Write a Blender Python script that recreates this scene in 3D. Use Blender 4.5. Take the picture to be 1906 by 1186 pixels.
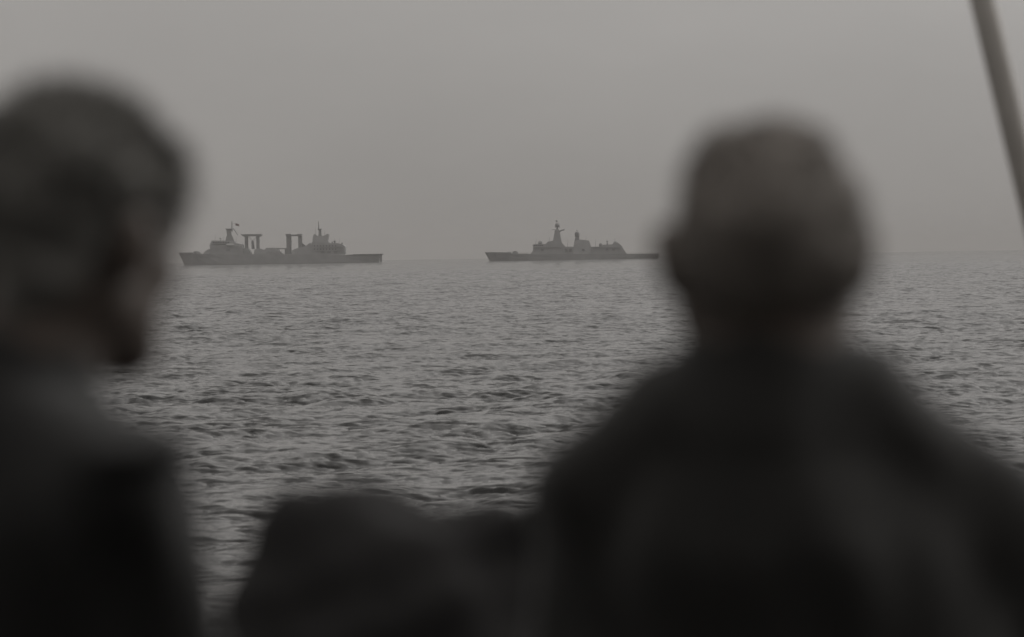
import bpy, bmesh, math, random
import numpy as np
from mathutils import Matrix, Vector

R_ = math.radians
scn = bpy.context.scene
for o in list(bpy.data.objects):
    bpy.data.objects.remove(o)

# ------------------------------------------------------------------ camera
EYE = 4.8                      # lens height above the sea
DECK = EYE - 1.62              # deck of the boat the people stand on
cam_d = bpy.data.cameras.new('camera')
cam = bpy.data.objects.new('camera', cam_d)
scn.collection.objects.link(cam)
scn.camera = cam
cam_d.sensor_width = 36.0
cam_d.sensor_fit = 'HORIZONTAL'
cam_d.lens = 113.3
cam_d.clip_start = 0.1
cam_d.clip_end = 60000
cam_d.dof.use_dof = True
cam_d.dof.focus_distance = 1500.0
cam_d.dof.aperture_fstop = 3.1
cam.matrix_world = (Matrix.Translation((0, 0, EYE)) @ Matrix.Rotation(R_(90) - 0.0200, 4, 'X')
                    @ Matrix.Rotation(R_(-0.91), 4, 'Z'))

# ------------------------------------------------------------------ sky and light
SUN_EL, SUN_AZ = R_(33), R_(57)          # azimuth measured from +Y towards +X
world = bpy.data.worlds.new('World')
scn.world = world
world.use_nodes = True
nt = world.node_tree
nt.nodes.clear()
out = nt.nodes.new('ShaderNodeOutputWorld')
bg = nt.nodes.new('ShaderNodeBackground')
sky = nt.nodes.new('ShaderNodeTexSky')
sky.sky_type = 'NISHITA'
sky.sun_disc = False
sky.sun_elevation = SUN_EL
sky.sun_rotation = SUN_AZ
sky.air_density = 1.0
sky.dust_density = 6.0
sky.ozone_density = 1.0
hsv = nt.nodes.new('ShaderNodeHueSaturation')
hsv.inputs['Saturation'].default_value = 0.0
# overcast: the cloud sheet is brighter overhead than at the horizon
tc = nt.nodes.new('ShaderNodeTexCoord')
sep = nt.nodes.new('ShaderNodeSeparateXYZ')
mr = nt.nodes.new('ShaderNodeMapRange')
mr.inputs['From Min'].default_value = 0.0
mr.inputs['From Max'].default_value = 1.0
mr.inputs['To Min'].default_value = 1.0
mr.inputs['To Max'].default_value = 1.9
cl = nt.nodes.new('ShaderNodeMix')
cl.data_type = 'RGBA'
cl.blend_type = 'MIX'
cl.inputs['Factor'].default_value = 0.74
cl.inputs[7].default_value = (3.5, 3.33, 3.17, 1)      # cloud sheet
mul = nt.nodes.new('ShaderNodeVectorMath')
mul.operation = 'SCALE'
nt.links.new(sky.outputs[0], hsv.inputs['Color'])
nt.links.new(hsv.outputs[0], cl.inputs[6])
nt.links.new(tc.outputs['Generated'], sep.inputs[0])
nt.links.new(sep.outputs['Z'], mr.inputs['Value'])
nt.links.new(cl.outputs[2], mul.inputs[0])
cn = nt.nodes.new('ShaderNodeTexNoise')            # faint banks in the cloud sheet, all over the sky
cn.inputs['Scale'].default_value = 7.0
cn.inputs['Detail'].default_value = 4
cm = nt.nodes.new('ShaderNodeMapping')
cm.inputs['Scale'].default_value = (1, 1, 2.5)
nt.links.new(tc.outputs['Generated'], cm.inputs[0])
nt.links.new(cm.outputs[0], cn.inputs['Vector'])
cr = nt.nodes.new('ShaderNodeMapRange')
cr.inputs['To Min'].default_value = 0.88
cr.inputs['To Max'].default_value = 1.12
nt.links.new(cn.outputs['Fac'], cr.inputs['Value'])
cx = nt.nodes.new('ShaderNodeMath')
cx.operation = 'MULTIPLY'
nt.links.new(mr.outputs[0], cx.inputs[0])
nt.links.new(cr.outputs[0], cx.inputs[1])
nt.links.new(cx.outputs[0], mul.inputs['Scale'])
nt.links.new(mul.outputs[0], bg.inputs['Color'])
bg.inputs['Strength'].default_value = 0.1
nt.links.new(bg.outputs[0], out.inputs['Surface'])

sun_d = bpy.data.lights.new('sun', 'SUN')
sun_d.energy = 0.5
sun_d.angle = R_(60)
sun_d.color = (1.0, 0.96, 0.9)
sun = bpy.data.objects.new('sun', sun_d)
scn.collection.objects.link(sun)
sdir = Vector((math.sin(SUN_AZ) * math.cos(SUN_EL), math.cos(SUN_AZ) * math.cos(SUN_EL), math.sin(SUN_EL)))
sun.rotation_euler = sdir.to_track_quat('Z', 'Y').to_euler()

vs = scn.view_settings
vs.view_transform = 'Standard'
vs.look = 'None'
vs.exposure = 0.0
vs.gamma = 1.0
vs.use_curve_mapping = False
scn.cycles.use_denoising = True
scn.cycles.volume_bounces = 1
scn.cycles.max_bounces = 8

# ------------------------------------------------------------------ helpers
def tag(o, label=None, cat=None, group=None, kind=None):
    if label: o['label'] = label
    if cat: o['category'] = cat
    if group: o['group'] = group
    if kind: o['kind'] = kind
    return o

def empty(name, loc=(0, 0, 0), rz=0.0):
    e = bpy.data.objects.new(name, None)
    scn.collection.objects.link(e)
    e.location = loc
    e.rotation_euler = (0, 0, rz)
    e.empty_display_size = 0.3
    return e

def link_mesh(name, me, mat=None, parent=None, smooth=False):
    o = bpy.data.objects.new(name, me)
    scn.collection.objects.link(o)
    if mat: me.materials.append(mat)
    if parent: o.parent = parent
    if smooth:
        me.polygons.foreach_set('use_smooth', np.ones(len(me.polygons), dtype=bool))
    return o

class MB:
    """collects shapes into one mesh"""
    def __init__(self):
        self.v, self.f = [], []
    def add(self, vs_, fs):
        n = len(self.v)
        self.v += [tuple(p) for p in vs_]
        self.f += [tuple(i + n for i in f) for f in fs]
        return self
    def box(self, x0, x1, y0, y1, z0, z1, tx=0.0, ty=0.0):
        """tx, ty: how far the top is drawn in on each side"""
        v = [(x0, y0, z0), (x1, y0, z0), (x1, y1, z0), (x0, y1, z0),
             (x0 + tx, y0 + ty, z1), (x1 - tx, y0 + ty, z1), (x1 - tx, y1 - ty, z1), (x0 + tx, y1 - ty, z1)]
        return self.add(v, [(3, 2, 1, 0), (4, 5, 6, 7), (0, 1, 5, 4), (1, 2, 6, 5), (2, 3, 7, 6), (3, 0, 4, 7)])
    def prism(self, prof, w0, w1=None, yc=0.0):
        """side profile [(x, z)...] extruded across the beam; half width w0 at the lowest point, w1 at the highest"""
        w1 = w0 if w1 is None else w1
        zs = [p[1] for p in prof]
        za, zb = min(zs), max(zs)
        n = len(prof)
        wid = [w0 + (w1 - w0) * ((z - za) / max(zb - za, 1e-6)) for z in zs]
        v = [(p[0], yc - w, p[1]) for p, w in zip(prof, wid)] + [(p[0], yc + w, p[1]) for p, w in zip(prof, wid)]
        f = [tuple(range(n)), tuple(range(2 * n - 1, n - 1, -1))]
        f += [(i, i + n, (i + 1) % n + n, (i + 1) % n) for i in range(n)]
        return self.add(v, f)
    def tube(self, a, b, ra, rb=None, n=10):
        rb = ra if rb is None else rb
        a, b = Vector(a), Vector(b)
        d = (b - a).normalized()
        u = d.orthogonal().normalized()
        w = d.cross(u)
        v = []
        for c, r in ((a, ra), (b, rb)):
            for i in range(n):
                t = 2 * math.pi * i / n
                v.append(c + (u * math.cos(t) + w * math.sin(t)) * r)
        f = [(i, (i + 1) % n, (i + 1) % n + n, i + n) for i in range(n)]
        f += [tuple(range(n - 1, -1, -1)), tuple(range(n, 2 * n))]
        return self.add(v, f)
    def ball(self, c, r, nu=14, nv=8, sz=1.0):
        v = [(c[0], c[1], c[2] + r * sz)]
        for j in range(1, nv):
            p = math.pi * j / nv
            for i in range(nu):
                t = 2 * math.pi * i / nu
                v.append((c[0] + r * math.sin(p) * math.cos(t), c[1] + r * math.sin(p) * math.sin(t), c[2] + r * sz * math.cos(p)))
        v.append((c[0], c[1], c[2] - r * sz))
        f = [(0, 1 + i, 1 + (i + 1) % nu) for i in range(nu)]
        for j in range(nv - 2):
            for i in range(nu):
                a = 1 + j * nu
                f.append((a + i, a + nu + i, a + nu + (i + 1) % nu, a + (i + 1) % nu))
        a = 1 + (nv - 2) * nu
        f += [(a + i, len(v) - 1, a + (i + 1) % nu) for i in range(nu)]
        return self.add(v, f)
    def build(self, name, mat, parent=None, smooth=False):
        me = bpy.data.meshes.new(name)
        me.from_pydata(self.v, [], self.f)
        bm = bmesh.new(); bm.from_mesh(me)
        bmesh.ops.recalc_face_normals(bm, faces=bm.faces)
        bm.to_mesh(me); bm.free()
        return link_mesh(name, me, mat, parent, smooth)

def mat_simple(name, col, rough=0.6, noise=0.0, nscale=5.0, bump=0.0, bscale=40.0, metal=0.0, spec=0.5, sheen=0.0, col2=None):
    m = bpy.data.materials.new(name)
    m.use_nodes = True
    t = m.node_tree
    p = t.nodes['Principled BSDF']
    p.inputs['Roughness'].default_value = rough
    p.inputs['Metallic'].default_value = metal
    p.inputs['Specular IOR Level'].default_value = spec
    if sheen:
        p.inputs['Sheen Weight'].default_value = sheen
        p.inputs['Sheen Roughness'].default_value = 0.5
    co = t.nodes.new('ShaderNodeTexCoord')
    n = t.nodes.new('ShaderNodeTexNoise')
    n.inputs['Scale'].default_value = nscale
    n.inputs['Detail'].default_value = 6
    t.links.new(co.outputs['Object'], n.inputs['Vector'])
    rp = t.nodes.new('ShaderNodeValToRGB')
    c2 = col2 or col
    rp.color_ramp.elements[0].color = (*[c * (1 - noise) for c in col], 1)
    rp.color_ramp.elements[1].color = (*[min(1, c * (1 + noise)) for c in c2], 1)
    rp.color_ramp.elements[0].position = 0.3
    rp.color_ramp.elements[1].position = 0.7
    t.links.new(n.outputs['Fac'], rp.inputs[0])
    t.links.new(rp.outputs[0], p.inputs['Base Color'])
    if bump:
        b = t.nodes.new('ShaderNodeBump')
        n2 = t.nodes.new('ShaderNodeTexNoise')
        n2.inputs['Scale'].default_value = bscale
        n2.inputs['Detail'].default_value = 4
        t.links.new(co.outputs['Object'], n2.inputs['Vector'])
        t.links.new(n2.outputs['Fac'], b.inputs['Height'])
        b.inputs['Strength'].default_value = bump
        b.inputs['Distance'].default_value = 0.01
        t.links.new(b.outputs[0], p.inputs['Normal'])
    return m

# ------------------------------------------------------------------ the sea
rng = np.random.default_rng(7)

def ocean_tile(N, L, lam_min, lam_max, lam_peak, wdir, spread, seed, rms_slope):
    g = np.random.default_rng(seed)
    k1 = 2 * np.pi * np.fft.fftfreq(N, L / N)
    kx, ky = np.meshgrid(k1, k1, indexing='ij')
    k = np.hypot(kx, ky); k[0, 0] = 1e-6
    kp = 2 * np.pi / lam_peak
    S = np.exp(-1.25 * (kp / k) ** 2) / k ** 4
    c = (kx * np.cos(wdir) + ky * np.sin(wdir)) / k
    S *= 0.03 + np.abs(c) ** spread
    S[(k < 2 * np.pi / lam_max) | (k > 2 * np.pi / lam_min)] = 0
    h = (g.normal(size=(N, N)) + 1j * g.normal(size=(N, N))) * np.sqrt(S)
    sx = np.fft.ifft2(1j * kx * h).real
    sy = np.fft.ifft2(1j * ky * h).real
    sc = rms_slope / math.sqrt((sx ** 2 + sy ** 2).mean())
    z = np.fft.ifft2(h).real * sc
    dx = np.fft.ifft2(-1j * kx / k * h).real * sc
    dy = np.fft.ifft2(-1j * ky / k * h).real * sc
    return z, dx, dy, L, N

def sample(tile, x, y, rot):
    z, dx, dy, L, N = tile
    c, s = math.cos(rot), math.sin(rot)
    u = ((c * x + s * y) / L * N) % N
    v = ((-s * x + c * y) / L * N) % N
    i0 = np.floor(u).astype(int); j0 = np.floor(v).astype(int)
    fu, fv = u - i0, v - j0
    i0 %= N; j0 %= N
    i1 = (i0 + 1) % N; j1 = (j0 + 1) % N
    def bl(a):
        return (a[i0, j0] * (1 - fu) + a[i1, j0] * fu) * (1 - fv) + (a[i0, j1] * (1 - fu) + a[i1, j1] * fu) * fv
    Z, X, Y = bl(z), bl(dx), bl(dy)
    return Z, c * X - s * Y, s * X + c * Y

MOD = 0.6
RIPPLES = ((1.1, 0.5, 14, 1.0, 4), (4.4, 0.5, 8, 1.5, 4))

def build_sea():
    EARTH = 6.371e6
    th = list(np.arange(-R_(10.0), R_(10.0), 0.0006))
    a = th[-1]; step = 0.0006
    ext = []
    while a < math.pi - 0.02:
        step = min(step * 1.35, R_(4.0)); a += step
        if a < math.pi - 0.02: ext.append(a)
    th = np.array([-e for e in reversed(ext)] + th + ext + [math.pi])
    r = [2.0, 5, 9, 14, 19, 24, 28, 31, 33.5, 35]
    d = 36.0
    while d < 7000:
        r.append(d); d += max(0.07, (0.0017 if d < 250 else 0.0022 if d < 1000 else 0.007) * d)
    r += [7500, 8200, 9000, 10000, 11000, 12000]
    r = np.array(r)
    ds = np.gradient(r)
    T, Rr = np.meshgrid(th, r)                       # rows = radius
    DS = np.repeat(ds[:, None], len(th), 1)
    X = Rr * np.sin(T); Y = Rr * np.cos(T)
    wA = ocean_tile(512, 190.0, 2.4, 60, 12.0, R_(-78), 4, 11, 0.085)
    wM = ocean_tile(512, 71.0, 1.0, 3.0, 60.0, R_(-72), 5, 21, 0.06)
    wB = ocean_tile(512, 23.0, 0.22, 0.9, 40.0, R_(-76), 4, 12, 0.135)
    za, xa, ya = sample(wA, X, Y, R_(17))
    zb, xb, yb = sample(wB, X, Y, R_(-31))
    zm, xm, ym = sample(wM, X, Y, R_(53))
    fa = np.clip(1.25 - DS / 18.0, 0, 1)
    fb = np.clip(1.5 - DS / 0.8, 0, 1)
    fm = np.clip(1.3 - DS / 3.0, 0, 1)
    # patches of stronger and weaker chop, as gusts make them
    zg, _, _ = sample(ocean_tile(128, 420.0, 20, 200, 90, R_(-80), 2, 5, 1.0), X, Y, R_(40))
    gust = np.clip(1.0 + 0.2 * zg / zg.std(), 0.35, 1.9)
    gA = 0.5 + 0.5 * gust
    # short waves steepen on the faces of the long ones and lie down in between
    fr = np.gradient(za, axis=0) / DS
    sel = (r > 40) & (r < 900)
    gust = gust * np.clip(0.85 + MOD * fr / fr[sel].std(), 0.25, 2.0)
    Z = za * fa * gA + zm * fm * gA + zb * fb * gust - (X ** 2 + Y ** 2) / (2 * EARTH)
    inner = np.clip((Rr - 3) / 10, 0, 1)
    Z = Z * inner
    ch = 1.2
    Xd = X + ch * (xa * fa * gA + xb * fb * gust + xm * fm * gA) * inner
    Yd = Y + ch * (ya * fa * gA + yb * fb * gust + ym * fm * gA) * inner
    nr, nt_ = X.shape
    co = np.stack([Xd, Yd, Z], -1).reshape(-1, 3)
    co = np.concatenate([co, [[0, 0, 0]]])
    idx = np.arange(nr * nt_).reshape(nr, nt_)
    nx = np.roll(idx, -1, axis=1)
    q = np.stack([idx[:-1], idx[1:], nx[1:], nx[:-1]], -1).reshape(-1, 4)[:, ::-1]
    tri = np.stack([idx[0], nx[0], np.full(nt_, nr * nt_)], -1)[:, ::-1]
    me = bpy.data.meshes.new('sea')
    me.vertices.add(len(co)); me.vertices.foreach_set('co', co.astype(np.float32).ravel())
    loops = np.concatenate([q.ravel(), tri.ravel()])
    me.loops.add(len(loops)); me.loops.foreach_set('vertex_index', loops.astype(np.int32))
    ls = np.concatenate([np.arange(len(q)) * 4, len(q) * 4 + np.arange(len(tri)) * 3])
    lt = np.concatenate([np.full(len(q), 4), np.full(len(tri), 3)])
    me.polygons.add(len(ls))
    me.polygons.foreach_set('loop_start', ls.astype(np.int32))
    me.polygons.foreach_set('loop_total', lt.astype(np.int32))
    me.update(calc_edges=True)
    m = bpy.data.materials.new('sea_water')
    m.use_nodes = True
    t = m.node_tree
    p = t.nodes['Principled BSDF']
    p.inputs['Base Color'].default_value = (0.012, 0.012, 0.0115, 1)
    p.inputs['Roughness'].default_value = 0.04
    p.inputs['IOR'].default_value = 1.333
    tcn = t.nodes.new('ShaderNodeTexCoord')
    geo = t.nodes.new('ShaderNodeNewGeometry')
    cur = geo.outputs['Normal']
    for sc, st, rot, amp, det in RIPPLES:                # ripples too small for the mesh: they tip the normal
        mp = t.nodes.new('ShaderNodeMapping')
        mp.inputs['Rotation'].default_value = (0, 0, R_(rot))
        mp.inputs['Scale'].default_value = (sc * st, sc, 1)
        n = t.nodes.new('ShaderNodeTexNoise')
        n.inputs['Scale'].default_value = 1.0
        n.inputs['Detail'].default_value = det
        t.links.new(tcn.outputs['Object'], mp.inputs[0])
        t.links.new(mp.outputs[0], n.inputs['Vector'])
        sb = t.nodes.new('ShaderNodeVectorMath'); sb.operation = 'SUBTRACT'
        sb.inputs[1].default_value = (0.5, 0.5, 0.5)
        t.links.new(n.outputs['Color'], sb.inputs[0])
        mu = t.nodes.new('ShaderNodeVectorMath'); mu.operation = 'MULTIPLY_ADD'
        mu.inputs[1].default_value = (amp * 0.7, amp, 0)
        t.links.new(sb.outputs[0], mu.inputs[0])
        t.links.new(cur, mu.inputs[2])
        cur = mu.outputs[0]
    nz = t.nodes.new('ShaderNodeVectorMath'); nz.operation = 'NORMALIZE'
    t.links.new(cur, nz.inputs[0])
    t.links.new(nz.outputs[0], p.inputs['Normal'])
    o = link_mesh('sea', me, m, None, True)
    tag(o, 'grey choppy open sea running out to the hazy horizon', None, None, 'structure')
    return o
build_sea()

# ------------------------------------------------------------------ haze
def build_haze():
    o = MB().box(-12600, 12600, -12600, 12600, -14, 46).build('haze', None)
    m = bpy.data.materials.new('haze_air')
    m.use_nodes = True
    t = m.node_tree
    t.nodes.clear()
    ou = t.nodes.new('ShaderNodeOutputMaterial')
    pv = t.nodes.new('ShaderNodeVolumePrincipled')
    pv.inputs['Color'].default_value = (0.71, 0.692, 0.677, 1)
    pv.inputs['Density'].default_value = HAZE_DENSITY
    pv.inputs['Anisotropy'].default_value = 0.0
    t.links.new(pv.outputs[0], ou.inputs['Volume'])
    o.data.materials.append(m)
    tag(o, 'pale grey haze hanging over the whole sea', None, None, 'stuff')
HAZE_DENSITY = 1.35e-4
build_haze()

# ------------------------------------------------------------------ the boat underfoot
wood_deck = mat_simple('weathered_deck', (0.06, 0.052, 0.045), 0.8, 0.4, 6)
hull_paint = mat_simple('boat_hull_paint', (0.10, 0.11, 0.12), 0.5, 0.15, 2)
grey_metal = mat_simple('dull_rigging_grey', (0.20, 0.19, 0.18), 0.6, 0.15, 9)

rope_m = mat_simple('weathered_grey_pole', (0.72, 0.69, 0.65), 0.6, 0.12, 4)

shade_paint = mat_simple('dark_shade_paint', (0.04, 0.038, 0.036), 0.7, 0.2, 3)  # dark coat of the unseen shelter added to block sky light

def build_boat():
    b = empty('boat', (0, 0, 0))
    tag(b, 'deck of the boat carrying the two people', None, None, 'structure')
    pts = [(-2.6, -7.0), (2.0, -7.9), (2.9, -2.0), (3.5, 5.0), (3.4, 10.5), (2.75, 14.3), (1.2, 10.8), (-1.2, 5.6), (-2.3, 0.0)]
    n = len(pts)
    def shell(z0, z1, s0):
        cx, cy = 0.6, 2.0
        v = [((x - cx) * s0 + cx, (y - cy) * s0 + cy, z0) for x, y in pts] + [(x, y, z1) for x, y in pts]
        f = [tuple(range(n)), tuple(range(n, 2 * n))] + [(i, (i + 1) % n, (i + 1) % n + n, i + n) for i in range(n)]
        return MB().add(v, f)
    shell(-0.8, DECK - 0.06, 0.82).build('hull', hull_paint, b)
    shell(DECK - 0.055, DECK, 1.0).build('deck', wood_deck, b)
    # unseen shelter added to darken the figures' backs: walls and roof, open in front
    MB().box(-1.35, 1.55, -2.1, -2.0, DECK + 0.002, DECK + 2.2).build('shade_back', shade_paint, b)
    MB().box(-1.45, -1.35, -2.1, 1.55, DECK + 0.002, DECK + 2.2).build('shade_side', shade_paint, b)
    MB().box(1.55, 1.65, -2.1, 1.55, DECK + 0.002, DECK + 2.2).build('shade_side', shade_paint, b)
    MB().box(-1.55, 1.75, -2.2, 1.65, DECK + 2.203, DECK + 2.27).build('shade_roof', shade_paint, b)
build_boat()

def build_pole():
    lo, hi = at(1917, 370, 10.4), at(1829, 0, 10.2)
    d = (hi - lo).normalized()
    a = lo + d * ((DECK + 0.05 - lo.z) / d.z)
    L = 6.2
    s = empty('boat_pole', (a.x, a.y, DECK))
    tag(s, 'straight slanted grey pole crossing the top right corner of the sky', 'pole')
    o = Vector((0, 0, 0.05))
    MB().tube(o, o + d * L, 0.041, 0.039, 28).build('shaft', rope_m, s, True)
    MB().tube(o + d * L, o + d * (L + 0.05), 0.042, 0.024, 20).build('end_cap', grey_metal, s, True)
    for q in (0.35, 4.9):
        MB().tube(o + d * (q - 0.04), o + d * (q + 0.04), 0.046, n=24).build('band', grey_metal, s, True)
    MB().box(-0.09, 0.09, -0.09, 0.09, 0.0, 0.06, 0.02, 0.02).build('foot_plate', grey_metal, s)

def at(px, py, dist):
    """world point seen at a photograph pixel, dist metres ahead of the lens"""
    f = 113.3 / 36 * 1906
    v = cam.matrix_world.to_3x3() @ Vector(((px - 953) / f, (593 - py) / f, -1.0))
    return cam.matrix_world.translation + v * (dist / v.y)
build_pole()

# ------------------------------------------------------------------ ships
navy = mat_simple('navy_grey_paint', (0.28, 0.28, 0.28), 0.6, 0.12, 0.15)
navy_dark = mat_simple('dark_navy_fittings', (0.19, 0.19, 0.19), 0.6, 0.15, 0.3)
pale = mat_simple('pale_radome', (0.5, 0.5, 0.49), 0.5, 0.05, 0.5)
glass_dark = mat_simple('bridge_glass', (0.02, 0.022, 0.025), 0.15, 0.1, 1)
flag_red = mat_simple('faded_flag_cloth', (0.10, 0.03, 0.028), 0.8, 0.1, 3)

def hull_loft(stations, mat, parent, name='hull'):
    """stations: (x, keel z, half width at waterline, half width at deck, deck z)"""
    mb = MB()
    v, f = [], []
    for x, zk, ww, wd, zd, xs in stations:      # xs: rake, how far the deck edge leads the keel
        ring = [(x, 0, zk), (x, ww * 0.8, zk + 0.4), (x + xs * 0.35, ww, 0.3), (x + xs * 0.7, ww + (wd - ww) * 0.55, zd * 0.6), (x + xs, wd, zd)]
        ring = ring + [(p[0], -p[1], p[2]) for p in reversed(ring[1:])]
        v += ring
    m = 9
    for i in range(len(stations) - 1):
        for k in range(m):
            f.append((i * m + k, i * m + (k + 1) % m, (i + 1) * m + (k + 1) % m, (i + 1) * m + k))
    f.append(tuple(range(m)))
    e = (len(stations) - 1) * m
    f.append(tuple(range(e + m - 1, e - 1, -1)))
    return mb.add(v, f).build(name, mat, parent)

def rail(parent, pts, h=1.1, name='railing', step=3.0):
    mb = MB()
    for a, b in zip(pts[:-1], pts[1:]):
        a, b = Vector(a), Vector(b)
        n = max(1, int((b - a).length / step))
        for i in range(n + 1):
            p = a.lerp(b, i / n)
            mb.tube(p, p + Vector((0, 0, h)), 0.05, n=4)
        for q in (0.55, 1.0):
            mb.tube(a + Vector((0, 0, h * q)), b + Vector((0, 0, h * q)), 0.045, n=4)
    return tag(mb.build(name, navy, parent), kind='stuff')

def build_supply_ship():
    PX = 2.12
    L = 178.5
    s = empty('supply_ship', (0, 0, 0))
    tag(s, 'long grey naval supply ship with two goalpost cargo gantries amid its deck, the left ship', 'ship', 'warships on the horizon')
    def P(px, py):                           # photograph pixel on the ship's side -> (x, z) in ship metres
        yw = 494.3 - 0.0159 * (px - 380)
        return ((px - 335) / PX - L / 2, (yw - py) / PX)
    def PP(lst): return [P(*q) for q in lst]
    X = lambda px: P(px, 480)[0]
    # hull: bow at -x, raked stem, flight deck aft
    st = []
    for px, ww, wd, py, rake in ((350, 0.2, 0.3, 471.5, -7.4), (353, 1.6, 4.6, 471.8, -6.5), (360, 3.8, 8.0, 472.2, -4.5), (375, 7.2, 11.0, 472.8, -2.0),
                                 (395, 10.2, 12.2, 473.3, 0), (420, 12.0, 12.4, 473.8, 0), (520, 12.4, 12.4, 474.2, 0), (600, 12.4, 12.4, 474.3, 0),
                                 (650, 11.8, 12.2, 475.2, 0), (690, 10.2, 11.8, 475.2, 0), (706, 9.0, 11.4, 475.0, 2.0)):
        x, z = P(px, py)
        st.append((x, -4.0 if px < 690 else -0.8, ww, wd, z, rake))
    hull_loft(st, navy, s)
    # flight deck overhang and nets
    x0, z0 = P(648, 475.3); x1, _ = P(714.5, 475)
    fd = MB().box(x0, x1, -12.3, 12.3, z0 - 0.75, z0 + 0.15).build('flight_deck', navy_dark, s)
    nets = MB()
    for i in range(9):
        xx = x0 + 6 + i * 2.9
        for sg in (-1, 1):
            nets.add([(xx, sg * 12.35, z0), (xx + 2.4, sg * 12.35, z0), (xx + 2.4, sg * 13.6, z0 + 0.55), (xx, sg * 13.6, z0 + 0.55)], [(0, 1, 2, 3)])
            nets.tube((xx, sg * 12.3, z0 - 0.1), (xx, sg * 13.6, z0 + 0.55), 0.06, n=4)
    tag(nets.build('safety_net', navy_dark, fd), kind='stuff')
    st_w = MB()
    xe, ze = P(712, 486)
    for sg in (-1, 1):
        st_w.box(xe - 1.3, xe, sg * 10.2 - 0.6, sg * 10.2 + 0.6, ze - 1, z0 - 0.76)
        st_w.tube((xe - 6, sg * 10, z0 - 0.8), (xe - 1, sg * 10, ze + 0.2), 0.3, n=6)
    tag(st_w.build('stern_frame', navy, s), kind='stuff')
    # bulwark and windlass on the forecastle
    MB().prism(PP([(337, 472.6), (337, 470.8), (362, 470.8), (362, 473)]), 5.0, 6.0).build('bulwark', navy, s)
    w = MB().prism(PP([(362, 473), (363.5, 468.8), (368, 468.2), (373, 469.2), (377, 473)]), 3.5, 2.6)
    w.tube((X(366), -5.2, 11.4), (X(366), 5.2, 11.4), 0.9, n=10)
    w.build('anchor_windlass', navy_dark, s)
    # forward superstructure
    f1 = MB().prism(PP([(383, 474), (384, 470), (388, 467), (390, 465.5), (396, 463.8), (396, 474)]), 10.5, 9.5)
    f1.prism(PP([(395.5, 474), (395.5, 463), (394.2, 458), (455, 458), (455.5, 474)]), 11.8, 11.5)
    f1.prism(PP([(394.3, 457.8), (395.2, 455), (398.2, 448.6), (439, 449.2), (441.5, 453.4), (453.5, 455.2), (455.5, 457.8)]), 11.0, 10.0)
    fo = f1.build('forward_superstructure', navy, s)
    wm = MB()
    for i in range(9):
        yy = -8.8 + i * 2.2
        xa, za = P(397.4, 450.8)
        wm.add([(xa - 0.25, yy - 0.8, za - 0.9), (xa - 0.25, yy + 0.8, za - 0.9), (xa + 0.30, yy + 0.8, za + 0.5), (xa + 0.30, yy - 0.8, za + 0.5)], [(0, 1, 2, 3)])
    for i in range(7):
        xa, za = P(402 + i * 4.6, 452.2)
        wm.box(xa - 0.7, xa + 0.7, -10.72, -10.5, za - 0.5, za + 0.6)
    tag(wm.build('bridge_window', glass_dark, fo), kind='stuff')
    # open boat deck on the side: overhang and a boat
    bd = MB()
    xa, za = P(421, 462); xb, _ = P(444, 462)
    bd.box(xa, xb, -12.6, -11.85, za + 0.9, za + 1.15)
    bd.build('boat_deck', navy, fo)
    lb = MB().ball((0, 0, 0), 1.0, 12, 8, 1.0)
    lb.v = [(p[0] * 3.6 + (xa + xb) / 2, p[1] * 1.1 - 12.6, p[2] * 1.05 + za + 2.5) for p in lb.v]
    lb.build('lifeboat', pale, s, True)
    # forward mast: lattice-like tapering tower, platform, pole, stays, flag
    m = MB().prism(PP([(422.5, 449.2), (424.2, 440.5), (435.5, 440.5), (438.2, 449.2)]), 2.6, 2.0)
    m.prism(PP([(425.5, 440.6), (424.2, 430.2), (432.4, 430.2), (434.6, 440.6)]), 1.4, 1.0)
    m.prism(PP([(424.8, 430.1), (422.2, 426.4), (434.2, 426.4), (433, 430.1)]), 1.2, 1.8)
    fm = m.build('forward_mast', navy_dark, s)
    t = MB()
    xa, za = P(434.6, 432); xb, zb = P(434.8, 412.8)
    t.tube((xa, 0, za), (xb, 0, zb), 0.75, 0.42, 8)
    for q in (415.5, 420.5):
        zz = P(434.7, q)[1]
        t.tube((xb, -3.5, zz), (xb, 3.5, zz), 0.12, n=5)
    t.build('pole', navy, fm)
    t = MB()
    xa, za = P(437.5, 426.2); xb, zb = P(445.5, 438.5)
    t.tube((xa, 0, za), (xb, 0, zb), 0.42, 0.42, 6)
    t.tube((P(435, 427)[0], 0, za), (xa, 0, za), 0.3, n=6)
    t.build('signal_boom', navy, fm)
    t = MB()
    v, fc = [], []
    for i in range(7):
        for j in range(4):
            xx, zz = P(441 + i * 1.15, 416.2 + j * 1.35 + i * 0.35)
            v.append((xx, 0.4 * math.sin(i * 1.3), zz))
    for i in range(6):
        for j in range(3):
            fc.append((i * 4 + j, i * 4 + j + 1, i * 4 + j + 5, i * 4 + j + 4))
    t.add(v, fc)
    t.add([(p[0], p[1] + 0.06, p[2]) for p in v], fc)
    t.tube((P(435, 416.5)[0], 0, P(435, 416.5)[1]), (P(441, 416.5)[0], 0, P(441, 416.5)[1]), 0.07, n=4)
    t.build('flag', flag_red, fm)
    t = MB()
    xa, za = P(413, 448.8)
    t.tube((xa, 0, za), (xa, 0, za + 1.5), 0.5, n=8); t.ball((xa, 0, za + 2.2), 1.0)
    t.build('satellite_dome', pale, fo, True)
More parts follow.
